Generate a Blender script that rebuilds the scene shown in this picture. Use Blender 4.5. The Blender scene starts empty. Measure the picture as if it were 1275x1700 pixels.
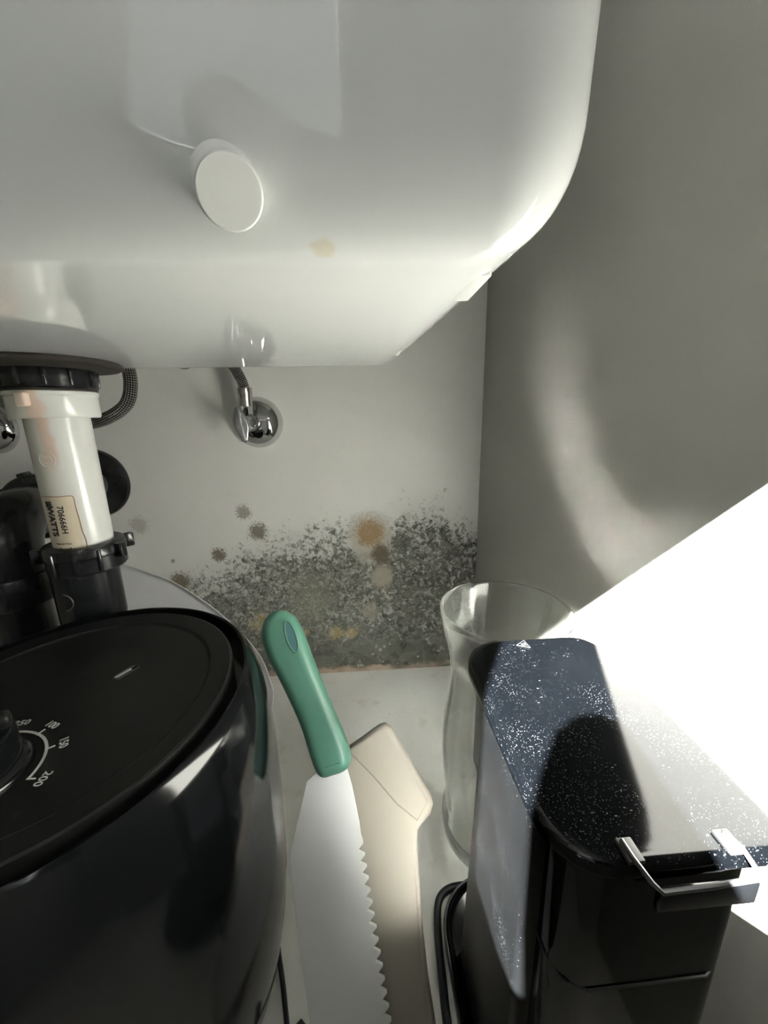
import bpy, bmesh, math, random
from math import sin, cos, pi, radians, sqrt, atan2
from mathutils import Vector, Matrix

random.seed(7)
S = bpy.context.scene
COL = S.collection

# ------------------------------------------------------------------ camera
# metres; X right along the back wall, Y into the cabinet, Z up from the cabinet floor
def set_camera():
    cd = bpy.data.cameras.new('camera'); co = bpy.data.objects.new('camera', cd); COL.objects.link(co)
    p, y, r = radians(14.0), radians(3.5), radians(1.1)
    f = Vector((sin(y)*cos(p), cos(y)*cos(p), -sin(p)))
    rt = Vector((cos(y), -sin(y), 0)); up = rt.cross(f)
    R = rt*cos(r) - up*sin(r); U = rt*sin(r) + up*cos(r)
    m = Matrix((R, U, -f)).transposed().to_4x4(); m.translation = (0, 0, .39)
    co.matrix_world = m
    cd.sensor_fit = 'VERTICAL'; cd.sensor_height = 36.0; cd.lens = 638.0/1700*36
    cd.clip_start = .005; cd.clip_end = 50
    S.camera = co
set_camera()

# ------------------------------------------------------------------ world, sun, exposure
wd = bpy.data.worlds.new('world'); S.world = wd; wd.use_nodes = True
wd.node_tree.nodes['Background'].inputs[0].default_value = (.90, .96, 1.0, 1)
wd.node_tree.nodes['Background'].inputs[1].default_value = .32
sl = bpy.data.lights.new('sun', 'SUN'); so = bpy.data.objects.new('sun', sl); COL.objects.link(so)
SUN = Vector((.52, .90, -.935)).normalized()
so.rotation_euler = SUN.to_track_quat('-Z', 'Y').to_euler(); so.location = (-1, -2, 3)
sl.energy = 112; sl.angle = radians(.5); sl.color = (1, .995, .97)
vs = S.view_settings
vs.view_transform = 'Standard'; vs.look = 'None'; vs.exposure = 2.15; vs.gamma = 1.0; vs.use_curve_mapping = False
S.cycles.caustics_reflective = True; S.cycles.caustics_refractive = True
S.cycles.blur_glossy = .05; S.cycles.sample_clamp_indirect = 0
S.cycles.max_bounces = 14; S.cycles.transmission_bounces = 12; S.cycles.glossy_bounces = 6; S.cycles.diffuse_bounces = 8

# ------------------------------------------------------------------ mesh helpers
def link(name, me, mat, parent=None, sharp=35, kind=None):
    o = bpy.data.objects.new(name, me); COL.objects.link(o)
    me.materials.clear(); me.materials.append(mat)
    for p in me.polygons: p.use_smooth = True
    if sharp < 180: me.set_sharp_from_angle(angle=radians(sharp))
    if parent: o.parent = parent
    if kind: o['kind'] = kind
    return o
def mesh(vs_, fs):
    me = bpy.data.meshes.new('m'); me.from_pydata([tuple(v) for v in vs_], [], fs); me.update()
    bm = bmesh.new(); bm.from_mesh(me); bmesh.ops.recalc_face_normals(bm, faces=bm.faces); bm.to_mesh(me); bm.free()
    return me
def xform(me, m): me.transform(m); return me
def thing(name, label, cat, loc=(0, 0, 0), group=None):
    o = bpy.data.objects.new(name, None); COL.objects.link(o); o.empty_display_size = .02
    o.location = loc; o['label'] = label; o['category'] = cat
    if group: o['group'] = group
    bpy.context.view_layer.update()
    return o
def part(name, me, mat, parent, sharp=35, label=None, kind=None):
    """me is in world coordinates; put under its parent without moving"""
    o = link(name, me, mat, None, sharp, kind)
    o.parent = parent
    o.matrix_parent_inverse = world_of(parent).inverted()
    if label: o['label'] = label
    return o
def world_of(o):
    m = o.matrix_basis.copy()
    if o.parent: m = world_of(o.parent) @ o.matrix_parent_inverse @ m
    return m
def lathe(prof, seg=64, c=(0, 0, 0), sx=1, sy=1, close=False, flute=None):
    V = []; F = []; n = len(prof)
    for k in range(seg):
        a = 2*pi*k/seg
        for j, (r, z) in enumerate(prof):
            rr = r + (flute(j, a) if flute else 0)
            V.append((c[0]+rr*cos(a)*sx, c[1]+rr*sin(a)*sy, c[2]+z))
    for k in range(seg):
        k2 = (k+1) % seg
        for j in range(n-1 if not close else n):
            j2 = (j+1) % n
            F.append((k*n+j, k2*n+j, k2*n+j2, k*n+j2))
    me = bpy.data.meshes.new('m'); me.from_pydata(V, [], F)
    bm = bmesh.new(); bm.from_mesh(me); bmesh.ops.remove_doubles(bm, verts=bm.verts, dist=1e-6)
    bmesh.ops.dissolve_degenerate(bm, edges=bm.edges, dist=1e-7)
    bmesh.ops.recalc_face_normals(bm, faces=bm.faces); bm.to_mesh(me); bm.free()
    return me
def box(x0, x1, y0, y1, z0, z1, bev=0, seg=3):
    bm = bmesh.new(); bmesh.ops.create_cube(bm, size=1)
    for v in bm.verts:
        v.co = Vector((x0+(v.co.x+.5)*(x1-x0), y0+(v.co.y+.5)*(y1-y0), z0+(v.co.z+.5)*(z1-z0)))
    if bev: bmesh.ops.bevel(bm, geom=list(bm.edges), offset=bev, segments=seg, affect='EDGES', profile=.5)
    me = bpy.data.meshes.new('m'); bm.to_mesh(me); bm.free(); return me
def rrect(x0, x1, y0, y1, r, n=8):
    P = []
    if not isinstance(r, (list, tuple)): r = [r]*4
    for (cx, cy, a0, q) in ((x1-r[0], y0+r[0], -pi/2, r[0]), (x1-r[1], y1-r[1], 0, r[1]), (x0+r[2], y1-r[2], pi/2, r[2]), (x0+r[3], y0+r[3], pi, r[3])):
        for k in range(n+1):
            a = a0+k/n*pi/2; P.append((cx+q*cos(a), cy+q*sin(a)))
    return P
def loft(rings, cap0=True, cap1=True):
    n = len(rings[0]); V = [v for r in rings for v in r]; F = []
    for i in range(len(rings)-1):
        for j in range(n):
            j2 = (j+1) % n
            F.append((i*n+j, i*n+j2, (i+1)*n+j2, (i+1)*n+j))
    if cap0: F.append(tuple(range(n))[::-1])
    if cap1: F.append(tuple((len(rings)-1)*n+j for j in range(n)))
    return mesh(V, F)
def rslab(poly_fn, levels):
    """levels: (inset, z); poly_fn(inset) -> 2-D loop"""
    return loft([[(x, y, z) for x, y in poly_fn(i)] for i, z in levels])
def prism(poly, t, M_, bev=0, seg=3):
    """poly in local xy, thickness t centred on local z, placed by the 4x4 M_"""
    bm = bmesh.new()
    lo = [bm.verts.new((x, y, -t/2)) for x, y in poly]; hi = [bm.verts.new((x, y, t/2)) for x, y in poly]
    n = len(poly); f0 = bm.faces.new(lo[::-1]); f1 = bm.faces.new(hi)
    for j in range(n): bm.faces.new((lo[j], lo[(j+1) % n], hi[(j+1) % n], hi[j]))
    bmesh.ops.recalc_face_normals(bm, faces=bm.faces)
    if bev:
        es = [e for e in bm.edges if (f0 in e.link_faces or f1 in e.link_faces)]
        bmesh.ops.bevel(bm, geom=es, offset=bev, segments=seg, affect='EDGES', profile=.5)
    me = bpy.data.meshes.new('m'); bm.to_mesh(me); bm.free(); me.transform(M_); return me
def smooth_path(P, n=10, closed=False):
    P = [Vector(p) for p in P]; out = []; N = len(P)
    rng = range(N if closed else N-1)
    for i in rng:
        if closed: p0, p1, p2, p3 = P[i-1], P[i], P[(i+1) % N], P[(i+2) % N]
        else: p0, p1, p2, p3 = P[max(i-1, 0)], P[i], P[i+1], P[min(i+2, N-1)]
        for k in range(n):
            t = k/n
            out.append(.5*((2*p1)+(p2-p0)*t+(2*p0-5*p1+4*p2-p3)*t*t+(3*p1-p0-3*p2+p3)*t**3))
    if not closed: out.append(P[-1])
    return out
def tube(path, r, seg=16, cap=True, uv=False):
    P = [Vector(p) for p in path]; n = len(P); V = []; F = []
    t0 = (P[1]-P[0]).normalized(); u = t0.orthogonal().normalized(); L = [0]
    for i in range(n):
        t = (P[min(i+1, n-1)]-P[max(i-1, 0)]).normalized()
        u = (u-t*u.dot(t)).normalized(); v = t.cross(u)
        rr = r[i] if isinstance(r, (list, tuple)) else r
        for k in range(seg):
            a = 2*pi*k/seg; V.append(P[i]+(u*cos(a)+v*sin(a))*rr)
        if i: L.append(L[-1]+(P[i]-P[i-1]).length)
    UV = []
    for i in range(n-1):
        for k in range(seg):
            k2 = (k+1) % seg
            F.append((i*seg+k, i*seg+k2, (i+1)*seg+k2, (i+1)*seg+k))
            UV.append(((L[i], k/seg), (L[i], (k+1)/seg), (L[i+1], (k+1)/seg), (L[i+1], k/seg)))
    if cap and not uv:
        F.append(tuple(range(seg))[::-1]); F.append(tuple((n-1)*seg+k for k in range(seg)))
    me = bpy.data.meshes.new('m'); me.from_pydata([tuple(v) for v in V], [], F); me.update()
    if uv:
        lay = me.uv_layers.new(name='UVMap')
        for f, q in zip(me.polygons, UV):
            for li, c in zip(f.loop_indices, q): lay.data[li].uv = c
    return me
def joinm(*ms):
    bm = bmesh.new()
    for m in ms: bm.from_mesh(m)
    me = bpy.data.meshes.new('m'); bm.to_mesh(me); bm.free(); return me
def frame(o, x, y, z=None):
    x = Vector(x).normalized(); y = Vector(y); y = (y-x*y.dot(x)).normalized(); z = x.cross(y)
    m = Matrix((x, y, z)).transposed().to_4x4(); m.translation = Vector(o); return m
def text_mesh(s, size, ext=.0001, align='CENTER', bold=0):
    cu = bpy.data.curves.new('t', 'FONT'); cu.body = s; cu.size = size; cu.align_x = align; cu.align_y = 'CENTER'
    cu.extrude = ext; cu.offset = bold; cu.resolution_u = 3
    o = bpy.data.objects.new('t', cu); COL.objects.link(o)
    dg = bpy.context.evaluated_depsgraph_get(); dg.update()
    me = bpy.data.meshes.new_from_object(o.evaluated_get(dg)); bpy.data.objects.remove(o); bpy.data.curves.remove(cu)
    return me

# ------------------------------------------------------------------ material helpers
class G:
    def __init__(s, name):
        s.m = bpy.data.materials.new(name); s.m.use_nodes = True; s.t = s.m.node_tree; s.N = s.t.nodes
        s.b = s.N['Principled BSDF']; s._tc = None
    def n(s, typ, **k):
        o = s.N.new(typ)
        for a, v in k.items(): setattr(o, a, v)
        return o
    def put(s, sock, v):
        if isinstance(v, bpy.types.NodeSocket): s.t.links.new(v, sock)
        elif isinstance(v, (tuple, list)) and len(v) == 3 and sock.type == 'RGBA': sock.default_value = (*v, 1)
        else: sock.default_value = v
    def set(s, **k):
        for a, v in k.items(): s.put(s.b.inputs[{'col': 'Base Color', 'rough': 'Roughness', 'metal': 'Metallic', 'spec': 'Specular IOR Level', 'coat': 'Coat Weight', 'coatr': 'Coat Roughness', 'trans': 'Transmission Weight', 'ior': 'IOR', 'norm': 'Normal', 'sss': 'Subsurface Weight', 'sssr': 'Subsurface Radius', 'ssss': 'Subsurface Scale', 'alpha': 'Alpha'}[a]], v)
        return s
    def pos(s, out='Object'):
        if not s._tc: s._tc = s.n('ShaderNodeTexCoord')
        return s._tc.outputs[out]
    def wpos(s): return s.n('ShaderNodeNewGeometry').outputs['Position']
    def xyz(s, v):
        o = s.n('ShaderNodeSeparateXYZ'); s.put(o.inputs[0], v); return o.outputs
    def math(s, op, a, b=None, c=None, clamp=False):
        o = s.n('ShaderNodeMath', operation=op, use_clamp=clamp)
        for i, v in enumerate((a, b, c)):
            if v is not None: s.put(o.inputs[i], v)
        return o.outputs[0]
    def step(s, x, lo, hi):
        o = s.n('ShaderNodeMapRange', interpolation_type='SMOOTHSTEP'); s.put(o.inputs[0], x); s.put(o.inputs[1], lo); s.put(o.inputs[2], hi)
        return o.outputs[0]
    def mul(s, *a):
        r = a[0]
        for x in a[1:]: r = s.math('MULTIPLY', r, x)
        return r
    def mix(s, f, a, b, mode='MIX'):
        o = s.n('ShaderNodeMix', data_type='RGBA', blend_type=mode)
        s.put(o.inputs[0], f); s.put(o.inputs[6], a); s.put(o.inputs[7], b); return o.outputs[2]
    def noise(s, v, scale, det=3, rough=.55, dist=0, out=0):
        o = s.n('ShaderNodeTexNoise'); s.put(o.inputs['Vector'], v)
        o.inputs['Scale'].default_value = scale; o.inputs['Detail'].default_value = det; o.inputs['Roughness'].default_value = rough; o.inputs['Distortion'].default_value = dist
        return o.outputs[out]
    def voro(s, v, scale, out='Distance', feat='F1', rnd=1):
        o = s.n('ShaderNodeTexVoronoi', feature=feat); s.put(o.inputs['Vector'], v); o.inputs['Scale'].default_value = scale; o.inputs['Randomness'].default_value = rnd
        return o.outputs[out]
    def map(s, v, sc=(1, 1, 1), loc=(0, 0, 0), rot=(0, 0, 0)):
        o = s.n('ShaderNodeMapping'); s.put(o.inputs[0], v); o.inputs['Scale'].default_value = sc; o.inputs['Location'].default_value = loc; o.inputs['Rotation'].default_value = rot
        return o.outputs[0]
    def curve(s, x, pts):
        o = s.n('ShaderNodeFloatCurve'); c = o.mapping.curves[0]
        while len(c.points) < len(pts): c.points.new(.5, .5)
        for p, q in zip(c.points, pts): p.location = q
        o.mapping.update(); s.put(o.inputs['Value'], x); return o.outputs[0]
    def bump(s, h, dist=.001, st=1.0):
        o = s.n('ShaderNodeBump'); s.put(o.inputs['Height'], h); o.inputs['Distance'].default_value = dist; o.inputs['Strength'].default_value = st
        s.put(s.b.inputs['Normal'], o.outputs[0]); return s
    def dist2(s, x, z, cx, cz, kx=1, kz=1):
        a = s.math('MULTIPLY', s.math('SUBTRACT', x, cx), kx); b = s.math('MULTIPLY', s.math('SUBTRACT', z, cz), kz)
        return s.math('SQRT', s.math('ADD', s.math('MULTIPLY', a, a), s.math('MULTIPLY', b, b)))

def plain(name, col, rough=.5, metal=0, var=.06, vs_=40, bump=0, **k):
    g = G(name); v = g.pos()
    nz = g.noise(v, vs_, 4)
    dk = tuple(c*(1-var*2) for c in col); lt = tuple(min(1, c*(1+var)) for c in col)
    g.set(col=g.mix(nz, dk, lt), rough=rough, metal=metal, **k)
    if bump: g.bump(g.noise(v, vs_*8, 3), bump)
    return g.m

def mat_wall_back():
    g = G('mouldy_painted_wall'); v = g.wpos(); o = g.xyz(v); x, z = o[0], o[2]
    fine = g.noise(v, 420, 4, .65); mid = g.noise(v, 110, 4, .6); big = g.noise(v, 28, 4, .6)
    paint = g.mix(g.noise(v, 14, 4), (.83, .83, .80), (.87, .87, .845))
    # upper limit of the mould as a function of x
    xn = g.math('DIVIDE', g.math('ADD', x, .40), .60)
    pts = [(-.40, .13), (-.33, .165), (-.262, .185), (-.204, .21), (-.15, .236), (-.10, .250), (-.034, .262), (.03, .268), (.06, .284), (.104, .283), (.15, .262), (.20, .235)]
    top = g.curve(xn, [((a+.40)/.60, b/.4) for a, b in pts]); top = g.math('MULTIPLY', top, .4)
    d = g.math('ADD', g.math('SUBTRACT', top, z), g.math('MULTIPLY', g.math('SUBTRACT', big, .5), .06))
    dens = g.step(d, -.018, .085)
    # speckles: cell clumps of three sizes thinning toward the top
    warp = g.n('ShaderNodeVectorMath', operation='ADD'); g.put(warp.inputs[0], v)
    w2 = g.n('ShaderNodeVectorMath', operation='SCALE'); g.put(w2.inputs[0], g.noise(v, 90, 3, .6, 0, 1)); w2.inputs['Scale'].default_value = .010
    g.put(warp.inputs[1], w2.outputs[0]); wv = warp.outputs[0]
    c1 = g.xyz(g.voro(wv, 230, 'Color'))[0]; c2 = g.xyz(g.voro(wv, 95, 'Color'))[0]
    f = g.math('ADD', g.math('ADD', g.math('MULTIPLY', c1, .30), g.math('MULTIPLY', fine, .55)), g.math('ADD', g.math('MULTIPLY', c2, .16), g.math('MULTIPLY', mid, .25)))
    thr = g.math('SUBTRACT', .99, g.math('MULTIPLY', dens, .46))
    mask = g.step(f, g.math('SUBTRACT', thr, .16), g.math('ADD', thr, .12))
    mask = g.math('MULTIPLY', mask, g.step(d, -.03, .01))
    veil = g.mul(g.step(d, -.01, .12), g.math('ADD', .45, g.math('MULTIPLY', mid, .7)), .75)
    paint = g.mix(veil, paint, (.25, .25, .20))
    tone = g.xyz(g.voro(wv, 140, 'Color'))[1]
    low = g.step(z, .12, .03)
    mould = g.mix(tone, (.085, .088, .076), (.22, .22, .185))
    mould = g.mix(g.math('MULTIPLY', low, .8), mould, g.mix(g.xyz(g.voro(wv, 62, 'Color'))[0], (.070, .073, .062), (.19, .19, .155)))
    mask = g.math('MAXIMUM', mask, g.math('MULTIPLY', low, g.step(g.xyz(g.voro(wv, 70, 'Color'))[1], .18, .24)))
    # olive smear in the middle
    sm = g.math('ADD', g.dist2(x, z, -.078, .125, 1, .75), g.math('MULTIPLY', g.math('SUBTRACT', mid, .5), .05))
    smm = g.step(sm, .045, .015)
    mould = g.mix(g.math('MULTIPLY', smm, .8), mould, (.22, .22, .165))
    mask = g.math('MAXIMUM', mask, g.math('MULTIPLY', smm, .8))
    # yellow stains
    for cx, cz, r in ((-.150, .094, .022), (-.100, .073, .012), (-.045, .071, .013), (-.022, .070, .012)):
        q = g.math('ADD', g.dist2(x, z, cx, cz, .75, 1.2), g.math('MULTIPLY', g.math('SUBTRACT', mid, .5), .03))
        mm = g.math('MULTIPLY', g.step(q, r, r*.55), .75)
        mould = g.mix(mm, mould, (.42, .33, .13))
    col = g.mix(mask, paint, mould)
    # pale flakes left between
    fl = g.step(g.voro(wv, 75), .20, .13); fl = g.math('MULTIPLY', fl, g.step(g.xyz(g.voro(wv, 75, 'Color'))[2], .62, .70))
    fk = g.math('MULTIPLY', g.step(g.noise(v, 330, 5, .7), .50, .62), g.math('SUBTRACT', 1.0, g.math('MULTIPLY', low, .8)))
    col = g.mix(g.mul(fk, g.step(x, .10, -.20), dens, .62), col, (.60, .60, .55))
    fk2 = g.math('MULTIPLY', g.step(g.noise(g.map(v, (1, 1, 1), (.3, .2, .1)), 230, 5, .7), .56, .64), g.math('SUBTRACT', 1.0, g.math('MULTIPLY', low, .75)))
    col = g.mix(g.mul(fk2, dens, .55), col, (.60, .60, .56))
    right = g.step(x, -.02, .06)
    col = g.mix(g.mul(fl, dens, g.math('ADD', g.math('MULTIPLY', right, .8), .2)), col, (.58, .58, .55))
    # pale halo and brown rosettes
    def rosette(col, cx, cz, r, c, halo=0, kx=1, kz=1, st=1.0, wob=.5):
        q = g.math('ADD', g.dist2(x, z, cx, cz, kx, kz), g.math('MULTIPLY', g.math('SUBTRACT', g.noise(v, 420, 5, .75), .5), r*wob*3))
        if halo: col = g.mix(g.math('MULTIPLY', g.step(q, r*1.6, r*1.05), halo), col, (.60, .58, .52))
        return g.mix(g.math('MULTIPLY', g.step(q, r*1.15, r*.55), st), col, c)
    brn = g.mix(fine, (.10, .075, .045), (.22, .18, .12))
    for cx, cz, r, st in ((-.306, .251, .013, .35), (-.163, .264, .011, .65), (-.146, .235, .014, .85), (-.204, .203, .011, .9), (-.262, .165, .015, .9), (-.268, .197, .003, .7)):
        col = rosette(col, cx, cz, r, brn, 0, 1, 1, st, .9)
    col = rosette(col, .012, .206, .020, (.34, .29, .21), .7)
    col = rosette(col, .012, .227, .024, g.mix(fine, (.24, .14, .05), (.58, .44, .27)), .95, 1, 1, 1.0, .55)
    col = rosette(col, .026, .194, .015, g.mix(fine, (.05, .035, .02), (.22, .17, .11)), 0, 1, .8, .9)
    col = rosette(col, .028, .159, .018, g.mix(fine, (.33, .29, .22), (.55, .52, .44)), 0, 1, .9, .95, .4)
    col = rosette(col, .010, .103, .014, (.36, .34, .27), 0, 1, .8, .7)
    # rusty damp line above the floor
    q = g.math('ADD', z, g.math('MULTIPLY', g.math('SUBTRACT', g.noise(v, 60, 4), .5), .02))
    rl = g.mix(g.noise(v, 45, 4), (.26, .17, .10), (.62, .52, .42))
    col = g.mix(g.mul(g.step(q, .013, .006), g.step(g.noise(v, 18, 2), .35, .55)), col, rl)
    g.set(col=col, rough=g.math('ADD', .42, g.math('MULTIPLY', mask, .45)), spec=.4)
    g.bump(g.math('ADD', g.math('MULTIPLY', mask, .5), g.math('MULTIPLY', g.noise(v, 300, 2), .15)), .0006)
    return g.m

def mat_floor():
    g = G('stained_white_board'); v = g.wpos(); o = g.xyz(v)
    base = g.mix(g.noise(v, 18, 5), (.60, .595, .55), (.70, .695, .66))
    sp = g.math('MULTIPLY', g.step(g.noise(v, 230, 4, .7), .60, .70), g.step(g.noise(v, 26, 3), .45, .65))
    near = g.step(o[1], .28, .46)
    col = g.mix(g.mul(sp, g.math('ADD', g.math('MULTIPLY', near, .7), .12)), base, (.16, .15, .12))
    ye = g.step(g.noise(v, 34, 4, .6), .56, .70)
    col = g.mix(g.math('MULTIPLY', ye, .45), col, (.50, .46, .34))
    cr = g.step(g.voro(g.n('ShaderNodeVectorMath').outputs[0] if False else v, 22, 'Distance', 'DISTANCE_TO_EDGE'), .012, .0)
    col = g.mix(g.mul(cr, g.step(g.noise(v, 9, 2), .55, .62), .35), col, (.2, .19, .16))
    g.set(col=col, rough=.28, spec=.45); g.bump(g.noise(v, 120, 3), .0003)
    return g.m

def mat_black(name, base=(.012, .013, .015), rough=.12, dust=0, scr=0, spec=.5, coat=0, wave=0):
    g = G(name); v = g.wpos()
    col = g.mix(g.noise(v, 60, 3), tuple(c*.8 for c in base), tuple(c*1.25 for c in base)); r = rough
    if dust:
        p = g.step(g.noise(v, 30, 5, .65), .44, .64)
        film = g.math('MULTIPLY', g.step(g.noise(v, 55, 6, .75, .3), .45, .8), .0026*dust)
        sp = g.math('MULTIPLY', g.step(g.voro(v, 620), .22, .10), g.step(g.xyz(g.voro(v, 620, 'Color'))[0], .86, .90))
        sp2 = g.math('MULTIPLY', g.step(g.voro(v, 1500), .30, .12), g.step(g.xyz(g.voro(v, 1500, 'Color'))[0], .55, .7))
        st = g.map(v, (300, 900, 900), rot=(0, 0, .6))
        hair = g.math('MULTIPLY', g.step(g.voro(st, 1.0), .22, .12), g.step(g.xyz(g.voro(st, 1.0, 'Color'))[0], .93, .96))
        m = g.math('ADD', g.mul(g.math('MAXIMUM', sp2, sp), g.math('ADD', g.math('MULTIPLY', p, .55), .05)), g.math('MULTIPLY', hair, .4), clamp=True)
        m = g.math('ADD', g.math('MULTIPLY', m, dust), film, clamp=True)
        col = g.mix(m, col, (.16, .168, .178)); r = g.math('ADD', rough, g.math('MULTIPLY', m, .6))
    if scr:
        s_ = g.step(g.noise(g.map(v, (1, 1, 6)), 70, 5, .7), .66, .74)
        col = g.mix(g.math('MULTIPLY', s_, scr), col, (.20, .21, .22))
    g.set(col=col, rough=r, spec=spec, coat=coat, coatr=.04); g.b.inputs['Coat IOR'].default_value = 1.3
    if wave: g.bump(g.noise(v, 75, 4, .6, .4), wave)
    return g.m

def mat_ceramic():
    g = G('white_glazed_ceramic'); v = g.wpos(); o = g.xyz(v)
    col = g.mix(g.noise(v, 12, 3), (.60, .617, .607), (.64, .657, .647))
    q = g.math('ADD', g.dist2(o[0], g.math('SUBTRACT', o[2], o[1]), -.0076, .3165, 1, .8), g.math('MULTIPLY', g.math('SUBTRACT', g.noise(v, 400, 4), .5), .004))
    col = g.mix(g.mul(g.step(q, .0042, .0018), g.step(o[1], .16, .14), .5), col, (.55, .48, .30))
    # lime marks along the far lower edge
    lm = g.mul(g.step(o[1], .24, .34), g.step(g.noise(g.map(v, (1, 3, 1)), 40, 5, .6), .56, .66))
    col = g.mix(g.math('MULTIPLY', lm, .3), col, (.60, .57, .47))
    g.set(col=col, rough=.035, spec=.5); return g.m

def mat_pvc_white():
    g = G('white_pvc'); v = g.wpos(); o = g.xyz(v)
    col = g.mix(g.noise(v, 30, 4), (.62, .63, .60), (.68, .685, .66))
    # pink-brown drip streak on the front left of the pipe
    an = g.math('ARCTAN2', g.math('SUBTRACT', o[1], .302), g.math('SUBTRACT', o[0], -.2174))
    wob = g.math('MULTIPLY', g.math('SUBTRACT', g.noise(v, 60, 3), .5), .5)
    a2 = g.math('ABSOLUTE', g.math('ADD', g.math('ADD', an, 1.42), wob))
    s_ = g.math('MULTIPLY', g.step(a2, .30, .10), g.step(o[2], .350, .372))
    col = g.mix(g.math('MULTIPLY', s_, .65), col, (.66, .42, .31))
    y_ = g.math('MULTIPLY', g.step(an, -1.1, -1.9), .5)
    col = g.mix(y_, col, (.70, .66, .53))
    g.set(col=col, rough=.22, spec=.5); return g.m

def mat_glass():
    g = G('clear_glass'); v = g.pos()
    g.set(col=g.mix(g.noise(v, 8, 2), (.985, .995, .985), (.995, 1, .995)), rough=0.0, trans=1.0, ior=1.46, spec=.5)
    tr = g.n('ShaderNodeBsdfTransparent'); tr.inputs[0].default_value = (.97, .98, .97, 1)
    mx = g.n('ShaderNodeMixShader'); mx.inputs[0].default_value = .34
    g.t.links.new(g.b.outputs[0], mx.inputs[1]); g.t.links.new(tr.outputs[0], mx.inputs[2])
    out = [n for n in g.N if n.type == 'OUTPUT_MATERIAL'][0]; g.t.links.new(mx.outputs[0], out.inputs['Surface'])
    return g.m

def mat_hose():
    g = G('braided_steel'); uv = g.xyz(g.pos('UV')); u, w = uv[0], uv[1]
    A = g.math('SINE', g.math('ADD', g.math('MULTIPLY', u, 1500), g.math('MULTIPLY', w, 2*pi*9)))
    B = g.math('SINE', g.math('SUBTRACT', g.math('MULTIPLY', u, 1500), g.math('MULTIPLY', w, 2*pi*9)))
    h = g.math('MULTIPLY', A, B); c = g.step(h, -.15, .7)
    g.set(col=g.mix(c, (.05, .045, .04), (.50, .48, .44)), rough=.35, metal=.75); g.bump(h, .0006)
    return g.m

def mat_frost(name, col, tr=.35, rough=.45):
    g = G(name); v = g.pos()
    g.set(col=g.mix(g.noise(v, 18, 3), tuple(c*.95 for c in col), col), rough=rough, trans=tr, ior=1.3, spec=.4)
    return g.m

M = {}
M['wall_back'] = mat_wall_back()
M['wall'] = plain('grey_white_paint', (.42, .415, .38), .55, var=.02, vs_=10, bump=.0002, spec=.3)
M['counter'] = plain('countertop_stone', (.75, .75, .74), .5)
M['sun_blocker'] = plain('grey_sun_blocker', (.40, .40, .40), .5)  # surface of the added, unseen panels that block the sun
M['dark_blocker'] = plain('dark_sun_blocker', (.03, .028, .026), .6)  # surface of the added sun-blocking strip on the right
M['room_floor'] = plain('darkened_room_floor', (.06, .055, .05), .5)  # darkened to hold back bounce light from the unseen floor outside
M['floor'] = mat_floor()
M['ceramic'] = mat_ceramic()
M['plug'] = plain('matt_white_plug', (.62, .63, .61), .35, var=.03)
M['pvc'] = mat_pvc_white()
M['abs'] = mat_black('black_abs', (.012, .013, .014), .22, 0, .25)
M['abs_lit'] = mat_black('black_abs_lit', (.05, .05, .048), .4, 0, .3)  # paler copy of the black plastic, light on the wall arm put into colour
M['rubber'] = plain('brown_rubber_gasket', (.035, .030, .022), .7, var=.25, vs_=200, bump=.0004)
M['sticker'] = plain('yellowed_sticker', (.66, .58, .44), .5, var=.08, vs_=90)
M['rust'] = plain('rust_line', (.33, .16, .08), .7, var=.2, vs_=300)
M['ink'] = plain('black_ink', (.02, .018, .016), .6)
M['chrome'] = plain('chrome', (.62, .62, .62), .06, 1.0, var=.02)
M['steel'] = plain('brushed_ferrule', (.50, .48, .45), .25, 1.0, var=.08)
M['handle_zinc'] = plain('satin_zinc', (.55, .56, .56), .22, .9, var=.15, vs_=300)
M['hose'] = mat_hose()
M['fryer'] = mat_black('glossy_black_plastic', (.004, .0045, .005), .12, 0, 0, .32, 0)
M['fryer_top'] = mat_black('matt_black_plastic', (.007, .007, .007), .42, 0, .12, .22)
M['fryer_dark'] = mat_black('black_recess', (.004, .004, .004), .6)
M['print_grey'] = plain('grey_print', (.42, .42, .40), .6)
M['lid_print'] = plain('pale_lid_print', (.0035, .0037, .004), .6)
M['latch'] = plain('worn_grey_latch', (.022, .023, .025), .3)
M['mint'] = plain('mint_silicone', (.075, .20, .145), .42, var=.05, vs_=20)
M['teal'] = plain('teal_grommet', (.07, .17, .17), .25)
M['blade'] = mat_frost('frosted_nylon_blade', (.60, .61, .59), .25, .40)
M['cover'] = mat_frost('frosted_beige_plastic', (.27, .25, .205), .25, .35)
M['glass'] = mat_glass()
M['lid'] = mat_black('dusty_slate_plastic', (.00055, .0007, .0009), .090, .5, 0, .20, 0, wave=.000022)
M['body'] = mat_black('dusty_side_plastic', (.0012, .0013, .0014), .30, .3, 0, .14)
M['tank'] = mat_black('smoky_black_plastic', (.002, .0022, .0025), .08, 0, .06, .28, 0)
M['cord'] = mat_black('black_cord', (.012, .014, .017), .38)
M['tray'] = plain('pale_grey_white_plastic', (.78, .79, .80), .38, var=.02)

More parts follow.
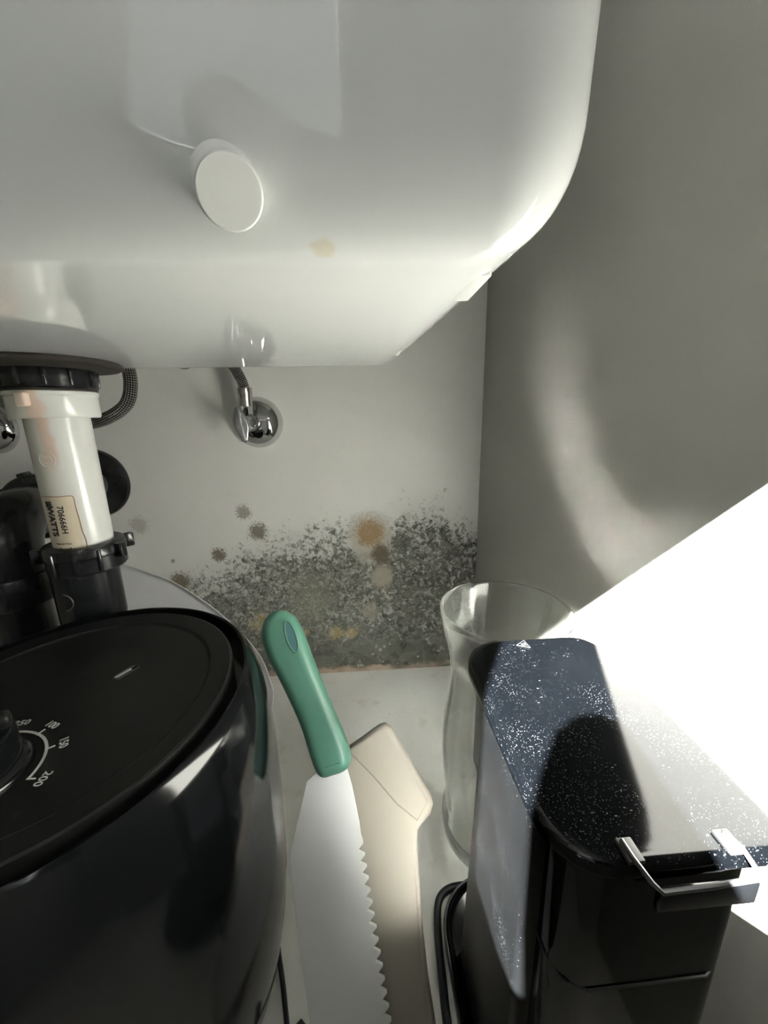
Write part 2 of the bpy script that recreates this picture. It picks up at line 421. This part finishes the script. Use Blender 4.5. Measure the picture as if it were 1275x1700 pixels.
# ------------------------------------------------------------------ the setting
XL, XR, YB, YF, ZC = -.66, .169, .53, -.183, .70
def struct(name, me, mat, parent=None):
    o = link(name, me, mat, parent); o['kind'] = 'structure'; return o
struct('floor', box(XL-.02, XR+.02, -.172, YB+.02, -.02, 0), M['floor'])
struct('wall_back', box(XL-.02, XR+.02, YB, YB+.02, 0, ZC), M['wall_back'])
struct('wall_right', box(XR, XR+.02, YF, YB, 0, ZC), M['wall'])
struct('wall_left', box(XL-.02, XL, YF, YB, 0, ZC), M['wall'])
struct('ceiling', box(XL-.02, XR+.02, YF, YB+.02, ZC, ZC+.03), M['counter'])
struct('sun_blocker_1', box(XL, -.1405, -.181, -.172, -.02, ZC+.001, .001), M['sun_blocker'])  # unseen panel added to keep the sun off the left side
struct('sun_blocker_3', box(.012, XR, -.180, -.178, .440, ZC+.001, .0), M['dark_blocker'])  # unseen strip added to cut the sun patch short on the right wall
# unseen blocker, added so its cut top edge casts a hand's shadow; the sun comes in over it
fp = [(-.139, -.02), (XR, -.02), (XR, .452), (.02, .454), (0, .465), (-.02, .489), (-.035, .515), (-.05, .548), (-.0625, .577), (-.074, .584), (-.086, .583), (-.0955, .574), (-.1005, .555), (-.1035, .535), (-.102, .47), (-.0985, .428), (-.114, .441), (-.130, .465), (-.139, .478)]
struct('sun_blocker_2', prism(fp, .006, Matrix.Translation((0, -.175, 0)) @ Matrix.Rotation(radians(90), 4, 'X')), M['sun_blocker'])
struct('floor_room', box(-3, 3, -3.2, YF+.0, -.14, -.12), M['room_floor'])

# ------------------------------------------------------------------ wash basin
def basin():
    t = thing('wash_basin', 'white glazed ceramic wash basin seen from below', 'sink', (-.218, .24, .4316))
    xr, yf, yb, r, rc, fl, tap, h = .0584, .1039, .380, .0362, .0298, .0443, .0765, .4316
    L = [(-.22, 0), (-.15, 0), (-.10, 0), (-.07, 0), (-.05, 0), (-.042, 0)]; n = 14
    for k in range(n+1):
        a = k/n*(pi/2-fl); L.append((r*sin(a)-r, r*(1-cos(a))))
    o0, z0 = L[-1]
    for zz in (.01, .03, .06, .10, ZC-h-z0): L.append((o0+zz*math.tan(fl), z0+zz))
    rings = []
    for o, z in L:
        R_ = max(rc+o, .005) if o > -.04 else .005
        hw = (xr+.218)+o; x1 = -.218+hw; x0 = -.218-hw; y0 = yf-o*(.5 if o > -.06 else 1); y1 = yb+o
        if y1 < y0+.011: y0, y1 = .2362, .2472
        ring = []
        for x, y in rrect(x0, x1, y0, y1, R_, 10):
            ring.append((x+tap*(.23-y)*(x+.218)/.276, y, h+z))
        rings.append(ring)
    part('bowl', loft(rings, True, False), M['ceramic'], t, 60)
    # round plug of the overflow on the front
    nrm = Vector((.27, -.80, -.53)).normalized(); c = Vector((-.0268, .1015, .4390))
    m = frame(c, Vector((0, 0, 1)).cross(nrm), nrm.cross(Vector((1, 0, 0))))
    Q = Vector((0, 0, 1)).rotation_difference(nrm).to_matrix().to_4x4(); Q.translation = c
    me = lathe([(0, .0035), (.0066, .0035), (.0069, .0033), (.0071, .0028), (.0073, .0), (.0076, -.012), (0, -.012)], 40)
    part('overflow_plug', xform(me, Q), M['plug'], t, 30)
    # moulded lug and small chip on the lower right edge
    part('mounting_lug', box(.0375, .0455, .138, .166, .4335, .4395, .0012), M['plug'], t, 30)
    part('mounting_lug', box(.0275, .032, .285, .305, .4335, .4385, .001), M['plug'], t, 30)
basin()

# ------------------------------------------------------------------ drain
CX, CY = -.2174, .302
def ring_tabs(z0, z1, r0, r1, w, angs, c=(CX, CY)):
    ms = []
    for a in angs:
        me = box(r0, r1, -w/2, w/2, z0, z1, .0012, 2)
        me.transform(Matrix.Translation((c[0], c[1], 0)) @ Matrix.Rotation(a, 4, 'Z')); ms.append(me)
    return ms
def cyl_wrap(me, th0, r, zc):
    """local x runs down the pipe, local y runs round it (text reads downward)"""
    for v in me.vertices:
        x, y, z = v.co; a = th0 + y/r
        rr = r + z
        v.co = Vector((CX+rr*cos(a), CY+rr*sin(a), zc - x))
    return me
def tailpiece():
    t = thing('drain_tailpiece', 'white plastic sink drain tailpiece with yellowed sticker', 'drain pipe', (CX, CY, .29))
    part('gasket', lathe([(0, .4318), (.043, .4318), (.0455, .430), (.046, .428), (.043, .4262), (.030, .4255), (0, .4255)], 64, (CX, CY, 0)), M['rubber'], t)
    nut = part('locknut', joinm(lathe([(0, .4256), (.0275, .4256), (.0280, .4245), (.0280, .4135), (.0272, .4125), (0, .4125)], 48, (CX, CY, 0)),
               *ring_tabs(.4140, .4250, .0265, .0292, .0030, [k*pi/6 for k in range(12)])), M['abs'], t)
    part('washer', lathe([(0, .4128), (.0268, .4128), (.0272, .4118), (.0268, .4110), (0, .4110)], 48, (CX, CY, 0)), M['rubber'], t)
    s = part('slip_nut', lathe([(.0190, .4115), (.0258, .4115), (.0272, .4105), (.0274, .4085), (.0264, .4072), (.0264, .3945), (.0255, .3930), (.0190, .3930)], 64, (CX, CY, 0), close=True), M['pvc'], t)
    lug = box(.0255, .0315, -.0035, .0035, .4005, .4095, .0016, 3)
    lug.transform(Matrix.Translation((CX, CY, 0)) @ Matrix.Rotation(radians(-88), 4, 'Z'))
    part('lug', lug, M['pvc'], s)
    lug = box(.0255, .0305, -.003, .003, .4005, .4085, .0016, 3)
    lug.transform(Matrix.Translation((CX, CY, 0)) @ Matrix.Rotation(radians(110), 4, 'Z'))
    part('lug', lug, M['pvc'], s)
    part('pipe', lathe([(.0180, .412), (.0194, .412), (.0194, .2985), (.0180, .2985)], 64, (CX, CY, 0), close=True), M['pvc'], t)
    # embossed round mark
    me = joinm(tube([Vector((0.0052*cos(a), .0052*sin(a), 0)) for a in [k*2*pi/24 for k in range(25)]], .00045, 6),
               tube([Vector((-.0025, -.002, 0)), Vector((0, .003, 0)), Vector((.002, -.002, 0))], .0004, 6),
               tube([Vector((.001, .003, 0)), Vector((.0035, .001, 0)), Vector((.002, -.003, 0))], .0004, 6))
    part('embossed_mark', cyl_wrap(me, radians(-88), .0195, .365), M['pvc'], t)
    # sticker wrapped on the pipe
    r = .01955; a0, a1 = radians(-122), radians(-56); z0, z1 = .2985, .3385
    V = []; F = []; n = 20
    for k in range(n+1):
        a = a0+(a1-a0)*k/n
        for rr, z in ((r, z0), (r, z1), (r+.0002, z1), (r+.0002, z0)): V.append((CX+rr*cos(a), CY+rr*sin(a), z))
    for k in range(n):
        for j in range(4): F.append((k*4+j, k*4+(j+1) % 4, k*4+4+(j+1) % 4, k*4+4+j))
    F += [(0, 1, 2, 3), (n*4+3, n*4+2, n*4+1, n*4)]
    st = part('sticker', mesh(V, F), M['sticker'], t, 30, 'yellowed paper sticker with black print')
    R2 = r+.0003; mid = (z0+z1)/2
    part('lettering', cyl_wrap(text_mesh('WATTS', .0066, .00008, bold=.0003), radians(-105), R2, .3205), M['ink'], st, 180)
    part('lettering', cyl_wrap(text_mesh('706666H', .0056, .00008, bold=.00012), radians(-84), R2, .3215), M['ink'], st, 180)
    me = text_mesh('Made in China', .0019, .00008); me.transform(Matrix.Rotation(radians(90), 4, 'Z'))
    part('lettering', cyl_wrap(me, radians(-92), R2, .3035), M['ink'], st, 180)
    q = []
    for x0, x1, y0, y1 in ((-.0022, .0022, -.0024, -.0003), (-.0022, .0022, .0001, .0013), (-.0022, .0022, .0017, .0025)):
        q.append(prism([(x0, y0), (x1, y0), (x1+.0006, y1), (x0+.0006, y1)], .00016, Matrix.Identity(4)))
    part('logo', cyl_wrap(joinm(*q), radians(-106), R2, .3335), M['ink'], st, 180)
    q = [prism([(-.0003, -.004), (.0003, -.004), (.0003, .004), (-.0003, .004)], .00016, Matrix.Translation((k*.0012, 0, 0))) for k in range(2)]
    part('printed_bars', cyl_wrap(joinm(*q), radians(-90), R2, .3003), M['ink'], st, 180)
    pa = [(CX+(r+.0002)*cos(radians(d)), CY+(r+.0002)*sin(radians(d)), z) for d, z in [(-121, .3386), (-100, .3388), (-80, .3386), (-64, .3387), (-57, .3375), (-56.5, .330), (-55, .322), (-54, .312), (-51, .305), (-52, .299)]]
    part('rust_edge', tube(smooth_path(pa, 6), .00028, 6), M['rust'], st)
tailpiece()

def trap():
    t = thing('drain_trap', 'black plastic drain trap with ribbed slip nuts', 'drain trap', (CX, CY, .12))
    c = (CX, CY)
    nut = part('slip_nut', joinm(lathe([(.0198, .3000), (.0232, .3004), (.0262, .2992), (.0272, .2975), (.0272, .2915), (.0262, .2905), (.0262, .2800), (.0250, .2785), (.0215, .2785)], 64, (CX, CY, 0), close=True),
               *ring_tabs(.2875, .2990, .0262, .0330, .0055, [radians(d) for d in (-10, 46, 102, 158, 214)]),
               *ring_tabs(.2800, .2975, .0262, .0285, .0030, [radians(d) for d in (-40, -72, -104)])), M['abs'], t)
    ox = CX-.004
    part('inlet', lathe([(.0200, .284), (.0226, .284), (.0226, .236), (.0222, .234), (.0205, .233), (.0205, .185), (.0190, .185), (.0190, .284)], 48, (ox, CY, 0), close=True), M['abs'], t)
    mk = tube([Vector((.0065*cos(a), .0065*sin(a), 0)) for a in [k*pi/10 - pi/2 for k in range(11)]], .0005, 6)
    for v in mk.vertices:
        x, y, z = v.co; a = radians(-100)+x/.0226; rr = .0226+z; v.co = Vector((ox+rr*cos(a), CY+rr*sin(a), .258+y))
    part('embossed_mark', mk, M['abs_lit'], t)
    l2 = Vector((-.292, .320, 0)); l1 = Vector((ox, CY, 0)); mid = (l1+l2)/2; hd = (l2-l1)/2; R_ = hd.length
    pth = [l1+Vector((0, 0, .19))] + [mid-hd*cos(a)+Vector((0, 0, .185-R_*sin(a))) for a in [k*pi/18 for k in range(19)]] + [l2+Vector((0, 0, .21)), l2+Vector((0, 0, .25))]
    part('bend', tube(pth, .0205, 32), M['abs'], t)
    part('slip_nut', joinm(lathe([(.0190, .2690), (.0265, .2690), (.0275, .2675), (.0275, .2450), (.0265, .2435), (.0195, .2435)], 48, (l2.x, l2.y, 0), close=True),
         *ring_tabs(.2460, .2670, .0270, .0315, .0055, [radians(d) for d in range(-160, 200, 45)], (l2.x, l2.y))), M['abs'], t)
    wl = Vector((-.352, YB, .311)); ez = .311
    e0 = l2+Vector((0, 0, ez)); d = (wl-e0); d.z = 0; d.normalize()
    pth = [l2+Vector((0, 0, .255)), l2+Vector((0, 0, .285))]
    for k in range(1, 9):
        a = k/9*pi/2; pth.append(e0+d*(.026*(1-cos(a)))+Vector((0, 0, -.026+.026*sin(a))))
    pth += [e0+d*.026, e0+d*.075]
    part('elbow', tube(pth, .0235, 32), M['abs'], t)
    Q = Vector((0, 0, 1)).rotation_difference(d).to_matrix().to_4x4(); Q.translation = e0+d*.062
    me = joinm(lathe([(.0200, .0), (.0300, .0), (.0315, .002), (.0315, .018), (.0300, .020), (.0200, .020)], 48, close=True), *ring_tabs(.002, .018, .030, .0345, .006, [k*pi/4 for k in range(8)], (0, 0)))
    part('slip_nut', xform(me, Q), M['abs'], t)
    part('wall_arm', tube([e0+d*.06, e0+d*.12, wl+d*.0], .0195, 32), M['abs_lit'], t)
    me = lathe([(.0190, .000), (.0450, .000), (.0455, .0025), (.0440, .006), (.034, .0105), (.0225, .0125), (.0190, .0125)], 56, close=True)
    me.transform(Matrix.Translation((wl.x, YB, wl.z)) @ Matrix.Rotation(radians(90), 4, 'X'))
    part('wall_flange', me, M['abs'], t)
trap()

# ------------------------------------------------------------------ stop valves and hoses
def valve(x, z, label, rot):
    t = thing('stop_valve', label, 'valve', (x, YB, z), 'chrome stop valves on the back wall')
    def place(me): me.transform(Matrix.Translation((x, YB, z)) @ Matrix.Rotation(radians(90), 4, 'X')); return me
    part('escutcheon', place(lathe([(0, .020), (.010, .0198), (.018, .0178), (.025, .0138), (.030, .008), (.0325, .002), (.0328, 0)], 64)), M['chrome'], t, 60)
    part('valve_body', place(lathe([(0, .052), (.0065, .052), (.0085, .050), (.0088, .040), (.0105, .038), (.0105, .024), (.009, .020), (.009, .014)], 32)), M['chrome'], t)
    part('outlet', lathe([(.006, z), (.0075, z+.004), (.0075, z+.020), (.006, z+.021), (0, z+.021)], 6, (x-.004, YB-.033, 0)), M['chrome'], t, 20)
    # flat oval lever handle
    P = smooth_path([(0, .021, 0), (.0055, .012, 0), (.0085, 0, 0), (.0055, -.012, 0), (.002, -.020, 0), (-.002, -.020, 0), (-.0055, -.012, 0), (-.0085, 0, 0), (-.0055, .012, 0)], 5, True)
    Mx = Matrix.Translation((x-.005, YB-.056, z-.002)) @ Matrix.Rotation(radians(90), 4, 'X') @ Matrix.Rotation(rot, 4, 'Z')
    h = part('lever', prism([(p.x, p.y) for p in P], .005, Mx, .0015), M['handle_zinc'], t)
    part('grip_ridge', prism([(-.0018, .020), (.0018, .020), (.0024, -.019), (-.0024, -.019)], .007, Mx @ Matrix.Translation((0, 0, .004)), .0010), M['handle_zinc'], h)
    me = lathe([(0, .0025), (.0022, .0025), (.0025, .002), (.0025, 0)], 20); me.transform(Mx @ Matrix.Translation((0, 0, .0075)))
    part('screw', me, M['chrome'], h)
    return t
valve(-.132, .385, 'chrome stop valve with domed plate on the pale wall, under its braided hose', radians(8))
valve(-.463, .385, 'chrome stop valve cut off by the left edge, behind white drain pipe', radians(-10))

def hose(pts, label, ferr):
    t = thing('supply_hose', label, 'hose', pts[0], 'braided supply hoses under the basin')
    part('braid', tube(smooth_path(pts, 14), .0062, 20, uv=True), M['hose'], t, 180)
    for (p, q) in ferr:
        p, q = Vector(p), Vector(q); d = q-p; L = d.length
        Q = Vector((0, 0, 1)).rotation_difference(d).to_matrix().to_4x4(); Q.translation = p
        part('ferrule', xform(lathe([(.0060, 0), (.0082, 0), (.0084, .001), (.0082, L*.55), (.0088, L*.6), (.0088, L-.001), (.0078, L), (.006, L)], 24, close=True), Q), M['steel'], t)
hose([(-.136, .497, .425), (-.138, .494, .436), (-.147, .485, .455), (-.168, .465, .468), (-.185, .45, .463), (-.183, .434, .452), (-.175, .425, .446), (-.165, .42, .449), (-.15, .42, .47), (-.145, .43, .52), (-.145, .45, .60)],
     'braided steel supply hose rising from the chrome valve behind the basin', [((-.136, .497, .405), (-.136, .497, .427))])
hose([(-.463, .497, .425), (-.455, .485, .45), (-.42, .47, .44), (-.37, .455, .405), (-.315, .435, .389), (-.268, .424, .390), (-.236, .42, .404), (-.226, .42, .425), (-.228, .422, .45), (-.24, .43, .50), (-.25, .44, .60)],
     'braided steel supply hose looping down beside the white drain pipe', [((-.463, .497, .405), (-.463, .497, .427))])

# ------------------------------------------------------------------ leaning pale tray
def tray():
    t = thing('serving_tray', 'large pale grey-white tray leaning on the wall behind the black fryer', 'tray', (-.34, .45, 0))
    half = [(-.320, .2135), (-.2852, .2019), (-.2459, .1841), (-.1908, .143), (-.1437, .0911), (-.1269, .0505), (-.1240, .0307), (-.1298, .0150), (-.150, .005), (-.20, .001)]
    cx = -.34
    pts = [(u-cx, v) for u, v in half]; pts = pts + [(-u, v) for u, v in pts[::-1]]
    P = smooth_path([(u, v, 0) for u, v in pts], 6, True)
    cen = Vector((0, .10, 0))
    s = Vector((0, .08, .25)).normalized(); n = Vector((1, 0, 0)).cross(s)  # n points to the front
    B = Vector((cx, .436, .002))
    def ring(k, dz): return [tuple(B+Vector((1, 0, 0))*((p.x-cen.x)*k+cen.x)+s*((p.y-cen.y)*k+cen.y)+n*dz) for p in P]
    m = loft([ring(.02, -.004), ring(.5, -.004), ring(.93, -.004), ring(.955, -.0035), ring(.975, -.001), ring(.992, .0035), ring(1.0, .0045), ring(1.003, .0035), ring(1.0, .002), ring(.98, -.004), ring(.955, -.007), ring(.5, -.0075), ring(.02, -.0075)])
    m.materials.clear()
    part('dish', m, M['tray'], t, 60)
tray()

# ------------------------------------------------------------------ air fryer
FX, FY = -.161, .182
def fryer():
    t = thing('air_fryer', 'round glossy black air fryer with a dial on its flat top', 'air fryer', (FX, FY, 0))
    sx, sy = .968, 1.045
    k = 1/.968
    c = (FX, FY, 0)
    body = [(0, .006), (.080, .006), (.086, .008), (.094, .026), (.100, .045), (.1045, .07), (.1075, .105), (.1085, .15), (.1080, .19), (.1065, .212), (.1040, .229), (.1005, .2415), (.0975, .2475), (.0955, .2495), (.0940, .2490), (.0935, .2470), (.0935, .236), (0, .236)]
    part('body', lathe([(r, z) for r, z in body], 128, c, sx, sy), M['fryer'], t, 40)
    part('base_ring', lathe([(0, 0), (.079, 0), (.0835, .002), (.0850, .0075), (.0880, .0095), (.0870, .012), (0, .012)], 96, c, sx, sy), M['fryer_dark'], t)
    top = part('top_panel', lathe([(0, .2470), (.0730, .2475), (.0742, .2481), (.0748, .2488), (.0825, .2496), (.0856, .2500), (.0868, .2494), (.0873, .2478), (.0873, .237), (0, .237)], 128, c, sx, sy), M['fryer_top'], t, 20)
    dx, dy, zt = -.166, .138, .2474
    kn = part('dial', lathe([(0, .019), (.0150, .019), (.0172, .0182), (.0180, .0165), (.0183, .004), (.0205, .003), (.0215, .0015), (.0215, -.001), (0, -.001)], 64, (dx, dy, zt)), M['fryer'], t)
    me = box(-.0175, .0175, -.0035, .0035, .018, .0245, .0022, 3); me.transform(Matrix.Translation((dx, dy, zt)) @ Matrix.Rotation(radians(35), 4, 'Z'))
    part('grip_bar', me, M['fryer_top'], kn)
    # printed scale: arc, ticks and numerals
    V = []; F = []; a0, a1 = radians(98), radians(-4); n = 40
    for i in range(n+1):
        a = a0+(a1-a0)*i/n
        for r in (.0247, .0259): V.append((dx+r*cos(a), dy+r*sin(a), zt+.0003))
    for i in range(n): F.append((2*i, 2*i+1, 2*i+3, 2*i+2))
    part('scale_arc', mesh(V, F), M['print_grey'], t)
    for a, s in ((96, '250'), (66, '100'), (33, '150'), (-3, '200')):
        a = radians(a)
        me = box(.0247, .0283, -.0003, .0003, zt+.0001, zt+.0004); me.transform(Matrix.Translation((dx, dy, 0)) @ Matrix.Rotation(a, 4, 'Z'))
        part('tick', me, M['print_grey'], t)
        me = text_mesh(s, .0048, .00005, bold=.00006); me.transform(Matrix.Translation((dx+.0312*cos(a), dy+.0312*sin(a), zt+.0002)) @ Matrix.Rotation(a-pi/2, 4, 'Z'))
        part('numeral', me, M['print_grey'], t, 180)
    # small oblong indicator window
    m = Matrix.Translation((-.1403, .2048, zt)) @ Matrix.Rotation(radians(59), 4, 'Z')
    me = rslab(lambda i: rrect(-.0072+i, .0072-i, -.0022+i, .0022-i, .0021-i), [(0, -.001), (0, .0006), (.0006, .0009), (.0008, .0004), (.0010, .0002)]); me.transform(m)
    ind = part('indicator_window', me, M['fryer_dark'], t)
    me = rslab(lambda i: rrect(-.0060+i, .0035-i, -.0010+i, .0010-i, .0009-i), [(0, 0), (0, .0005), (.0002, .0007)]); me.transform(m)
    part('lens', me, M['print_grey'], ind)
    return t
fryer()

# ------------------------------------------------------------------ knife and its cover
KP = Vector((-.017, .115, .002)); KA = Vector((-.1533, .5009, .8518)).normalized(); KW = Vector((.9882, .0777, .1322))
KW = (KW-KA*KW.dot(KA)).normalized()
def knife():
    t = thing('serrated_knife', 'frosted white serrated plastic knife with mint green handle, tip down', 'knife', KP)
    KM = frame(KP, KW, KA)
    bl = [(.0195, .0115), (.030, .022)]
    right = []
    y = .050; 
    base = lambda a: .0325
    right = [(.0305, .006), (.0318, .020)]
    a = .026
    while a < .141:
        right += [(.0293, a), (.0330, a+.0026), (.0332, a+.0034)]; a += .0062
    left = [(.0116, .1866), (.0032, .1821), (-.0020, .1700), (-.0075, .1575), (-.0117, .1483), (-.0133, .1405), (-.0138, .1115), (-.0132, .085), (-.0126, .0634), (-.0120, .020), (-.0095, .006), (-.005, .001), (.025, -.0025)]
    poly = right + [(.0325, .1450), (.0327, .1520), (.0317, .1722), (.0300, .1860)] + left
    part('blade', prism(poly, .0028, KM, .0006, 2), M['blade'], t, 30)
    hl = [(.0108, .1860), (.0042, .2165), (-.0046, .2436), (-.0125, .2656), (-.0142, .2790), (-.0110, .2895), (-.0020, .2945), (.0075, .2900), (.0132, .2792), (.0198, .2506), (.0275, .221), (.0338, .1951), (.0318, .1850), (.0215, .1825)]
    P = smooth_path([(x, y, 0) for x, y in hl], 5, True)
    h = part('handle', prism([(p.x, p.y) for p in P], .0205, KM, .0076, 7), M['mint'], t, 60)
    E_ = [(.0072+.0034*cos(a)*1.0+.0016*sin(a)*-1.0, .2740+.0110*sin(a)-.0005*cos(a)) for a in [k*2*pi/32 for k in range(32)]]
    part('hanging_hole', prism(E_, .0008, KM @ Matrix.Translation((0, 0, .0102)), .0003, 1), M['teal'], h)
    ring = [KM @ Vector((x, y, .0103)) for x, y in E_]; ring.append(ring[0])
    part('hole_rim', tube(ring, .0006, 8), M['mint'], h)
knife()
def cover():
    n = KW.cross(KA)
    t = thing('blade_cover', 'frosted beige plastic blade cover standing behind the serrated knife', 'blade cover', KP)
    CM = frame(KP-n*.020, KW, KA)
    poly = [(.0240, .1850), (.0314, .1909), (.0418, .1945), (.0560, .2000), (.0610, .2003), (.0645, .1970), (.0745, .1720), (.0832, .1490), (.0834, .1440), (.0800, .1385), (.0735, .1345), (.0690, .1310), (.0673, .1243), (.0640, .105), (.0608, .082), (.0585, .055), (.0568, .004), (-.0100, .0150), (-.0060, .080), (.0020, .140), (.0100, .175)]
    part('sleeve', prism(poly, .010, CM, .0034, 4), M['cover'], t, 50)
    part('side_rib', tube(smooth_path([CM @ Vector(p) for p in ((.0640, .1330, .0022), (.0620, .105, .0030), (.0585, .082, .0032), (.0560, .055, .0032), (.0535, .008, .0032))], 6), .0022, 12), M['cover'], t)
    # folded cheek across the wide head
    part('cheek', prism([(.0300, .1900), (.0420, .1935), (.0560, .1985), (.0620, .1960), (.0805, .1470), (.0700, .1370), (.0580, .1500), (.0450, .1700)], .004, CM @ Matrix.Translation((0, 0, .0036)), .0018, 4), M['cover'], t, 60)
cover()

# ------------------------------------------------------------------ glass vase
def vase():
    t = thing('glass_vase', 'clear waisted glass vase standing behind the dusty black coffee maker', 'vase', (.1145, .278, 0))
    out = [(.0, .0), (.038, .0), (.0425, .0015), (.0455, .006), (.0472, .016), (.0470, .027), (.0450, .036), (.0441, .0425), (.0450, .053), (.0473, .0709), (.0487, .088), (.0491, .105), (.0484, .122), (.0464, .1376), (.0440, .152), (.0428, .1627), (.0423, .172), (.0427, .1830), (.0451, .1986), (.0480, .210), (.0500, .219), (.0520, .229), (.0529, .2345), (.0527, .2362), (.0518, .2370)]
    th = .0034
    inn = [(.0506, .2366), (.0497, .2350), (.0486, .230)] + [(r-th, z) for r, z in out[::-1] if .012 < z < .222] + [(.040, .0105), (.034, .0085), (0, .0080)]
    prof = out+inn; nO = len(out)
    def fl(j, a):
        if j < 3 or abs(j-nO) < 5 or j >= len(prof)-3: return 0
        z = prof[j][1]; w = sin(min(1, max(0, z/.22))*pi)
        return (.0010 if j < nO else .0014)*w*cos(9*a + z*18)
    part('vessel', lathe(prof, 144, (.1145, .278, 0), flute=fl), M['glass'], t, 180)
vase()

# ------------------------------------------------------------------ coffee maker
def machine():
    t = thing('coffee_maker', 'narrow dusty black coffee maker with a hinged lid, half in sunlight', 'coffee maker', (.108, .15, 0))
    # foot plate
    f = lambda i: rrect(.051+i, .160-i, .040+i, .2295-i, [.030-i*.5, .03-i*.5, .036-i*.5, .030-i*.5], 10)
    b = part('base', rslab(f, [(.003, 0), (.0005, .002), (0, .006), (0, .016), (.0012, .0205), (.0030, .0225), (.0040, .0215), (.0055, .0205)]), M['tank'], t, 40)
    f = lambda i: rrect(.051+i, .160-i, .040+i, .2295-i, [.030-i*.5, .03-i*.5, .036-i*.5, .030-i*.5], 10)
    part('rim', tube([(x, y, .0195) for x, y in f(0)]+[(*f(0)[0], .0195)], .0012, 8), M['cord'], t)
    # tower
    def tower(x0, x1, y0, y1, z0, z1, r, mat, name, tap=0.0):
        rings = []
        for i, z in ((0, z0), (0, z0+(z1-z0)*.5), (0, z1-.003), (.001, z1-.001), (.003, z1)):
            q = tap*(z1-z)
            rings.append([(x, y, z) for x, y in rrect(x0+i-q*.3, x1-i, y0+i, y1-i+q, [max(a-i, .0005) for a in r], 6)])
        return part(name, loft(rings), mat, t, 30)
    tower(.0625, .152, .112, .178, .018, .2330, [.004, .010, .006, .004], M['body'], 'tower', .05)
    tower(.0660, .150, .165, .204, .176, .2345, [.006, .012, .009, .004], M['body'], 'hinge_block')
    tower(.0690, .140, .094, .130, .018, .2330, [.012, .004, .004, .012], M['tank'], 'water_tank')
    # groove round the tank and a vertical slot panel
    part('seam', tube([(.0684, .122, .1755), (.0684, .106, .1755), (.0720, .0965, .1752), (.081, .0934, .1748), (.105, .0934, .1752), (.128, .0934, .1760), (.1355, .0970, .1763), (.1396, .104, .1766)], .0005, 6), M['fryer_dark'], t)
    # lid: rounded slab with a soft top edge and a step on the left
    f = lambda i: rrect(.0622+i, .1545-i, .0915+i, .2220-i, [.014-i*.6, .020-i*.6, .024-i*.6, .024-i*.6], 12)
    me = rslab(f, [(.004, .2330), (.001, .2340), (0, .2350), (0, .2415), (.0008, .2438), (.0025, .2450), (.005, .2453)])
    for v in me.vertices:                                   # the top falls slightly toward the front
        if v.co.z > .2355: v.co.z -= max(0, .208-v.co.y)*.050
    lid = part('lid', me, M['lid'], t, 40)
    pts = [(.0630, .190, .2385), (.0628, .17, .2385), (.0626, .14, .2385), (.0626, .117, .2385)]
    part('lid_edge', tube(pts, .0010, 8), M['lid'], lid)
    # front latch: a bent strip hooked over the lid front
    P = [(.0885, .0990, .2420), (.0890, .0935, .2415), (.0925, .0885, .2375), (.0955, .0870, .2350), (.1120, .0870, .2356), (.1290, .0872, .2368), (.1300, .0885, .2380), (.1285, .0935, .2418), (.1265, .0985, .2422)]
    part('latch', joinm(tube(P, .0009, 8)), M['latch'], lid)
    me = box(.0945, .1300, .0866, .0890, .2260, .2356, .0008, 2)
    part('latch_plate', me, M['tank'], lid)
    for x0 in (.0870, .1238):
        part('latch_slot', box(x0, x0+.006, .0925, .1005, .2395, .2412, .0005, 2), M['fryer_dark'], lid)
    # hot-surface triangle
    tri = [(0, .0042), (.0042, -.0030), (-.0042, -.0030)]
    TM = Matrix.Translation((.1010, .2135, .2456)) @ Matrix.Rotation(radians(95), 4, 'Z')
    P = [TM @ Vector((x, y, 0)) for x, y in tri]; P.append(P[0])
    em = part('warning_triangle', joinm(tube([P[0], P[1]], .00022, 6), tube([P[1], P[2]], .00022, 6), tube([P[2], P[0]], .00022, 6)), M['lid_print'], lid)
    W = []
    for k in (-1, 0, 1):
        W.append(tube(smooth_path([TM @ Vector((k*.0010+.0004*sin(j*1.6), -.0017+j*.0006, 0)) for j in range(5)], 4), .00018, 6))
    W.append(tube([TM @ Vector((-.002, -.0021, 0)), TM @ Vector((.002, -.0021, 0))], .00018, 6))
    part('steam_symbol', joinm(*W), M['lid_print'], em)
    # power cord along the foot
    part('power_cord', tube(smooth_path([(.082, .2345, .0033), (.066, .2340, .0033), (.056, .2295, .0033), (.0508, .221, .0035), (.0478, .205, .0033), (.0462, .185, .0033), (.0448, .160, .0033), (.0445, .12, .0033), (.05, .06, .0033)], 10), .0030, 12), M['cord'], t)
machine()

# ------------------------------------------------------------------ cord of the fryer and a strap on the floor
def loose():
    t = thing('power_cord', 'thin black cord on the floor between fryer and frosted knife', 'cord', (-.065, .22, 0))
    part('cable', tube(smooth_path([(-.0850, .290, .0022), (-.0790, .262, .0022), (-.0800, .247, .0022), (-.0790, .225, .0022), (-.0730, .205, .0022), (-.0640, .180, .0022), (-.0560, .150, .0022), (-.05, .10, .0022)], 10), .0018, 10), M['cord'], t)
    o = link('strap', prism([(-.030, -.004), (.012, -.004), (.013, 0), (.012, .004), (-.030, .004)], .003, Matrix.Translation((-.0585, .160, .0016)) @ Matrix.Rotation(radians(36), 4, 'Z'), .0006, 2), M['cord'])
    o['label'] = 'flat black strap end on the white floor by the bottom edge'; o['category'] = 'strap'
loose()
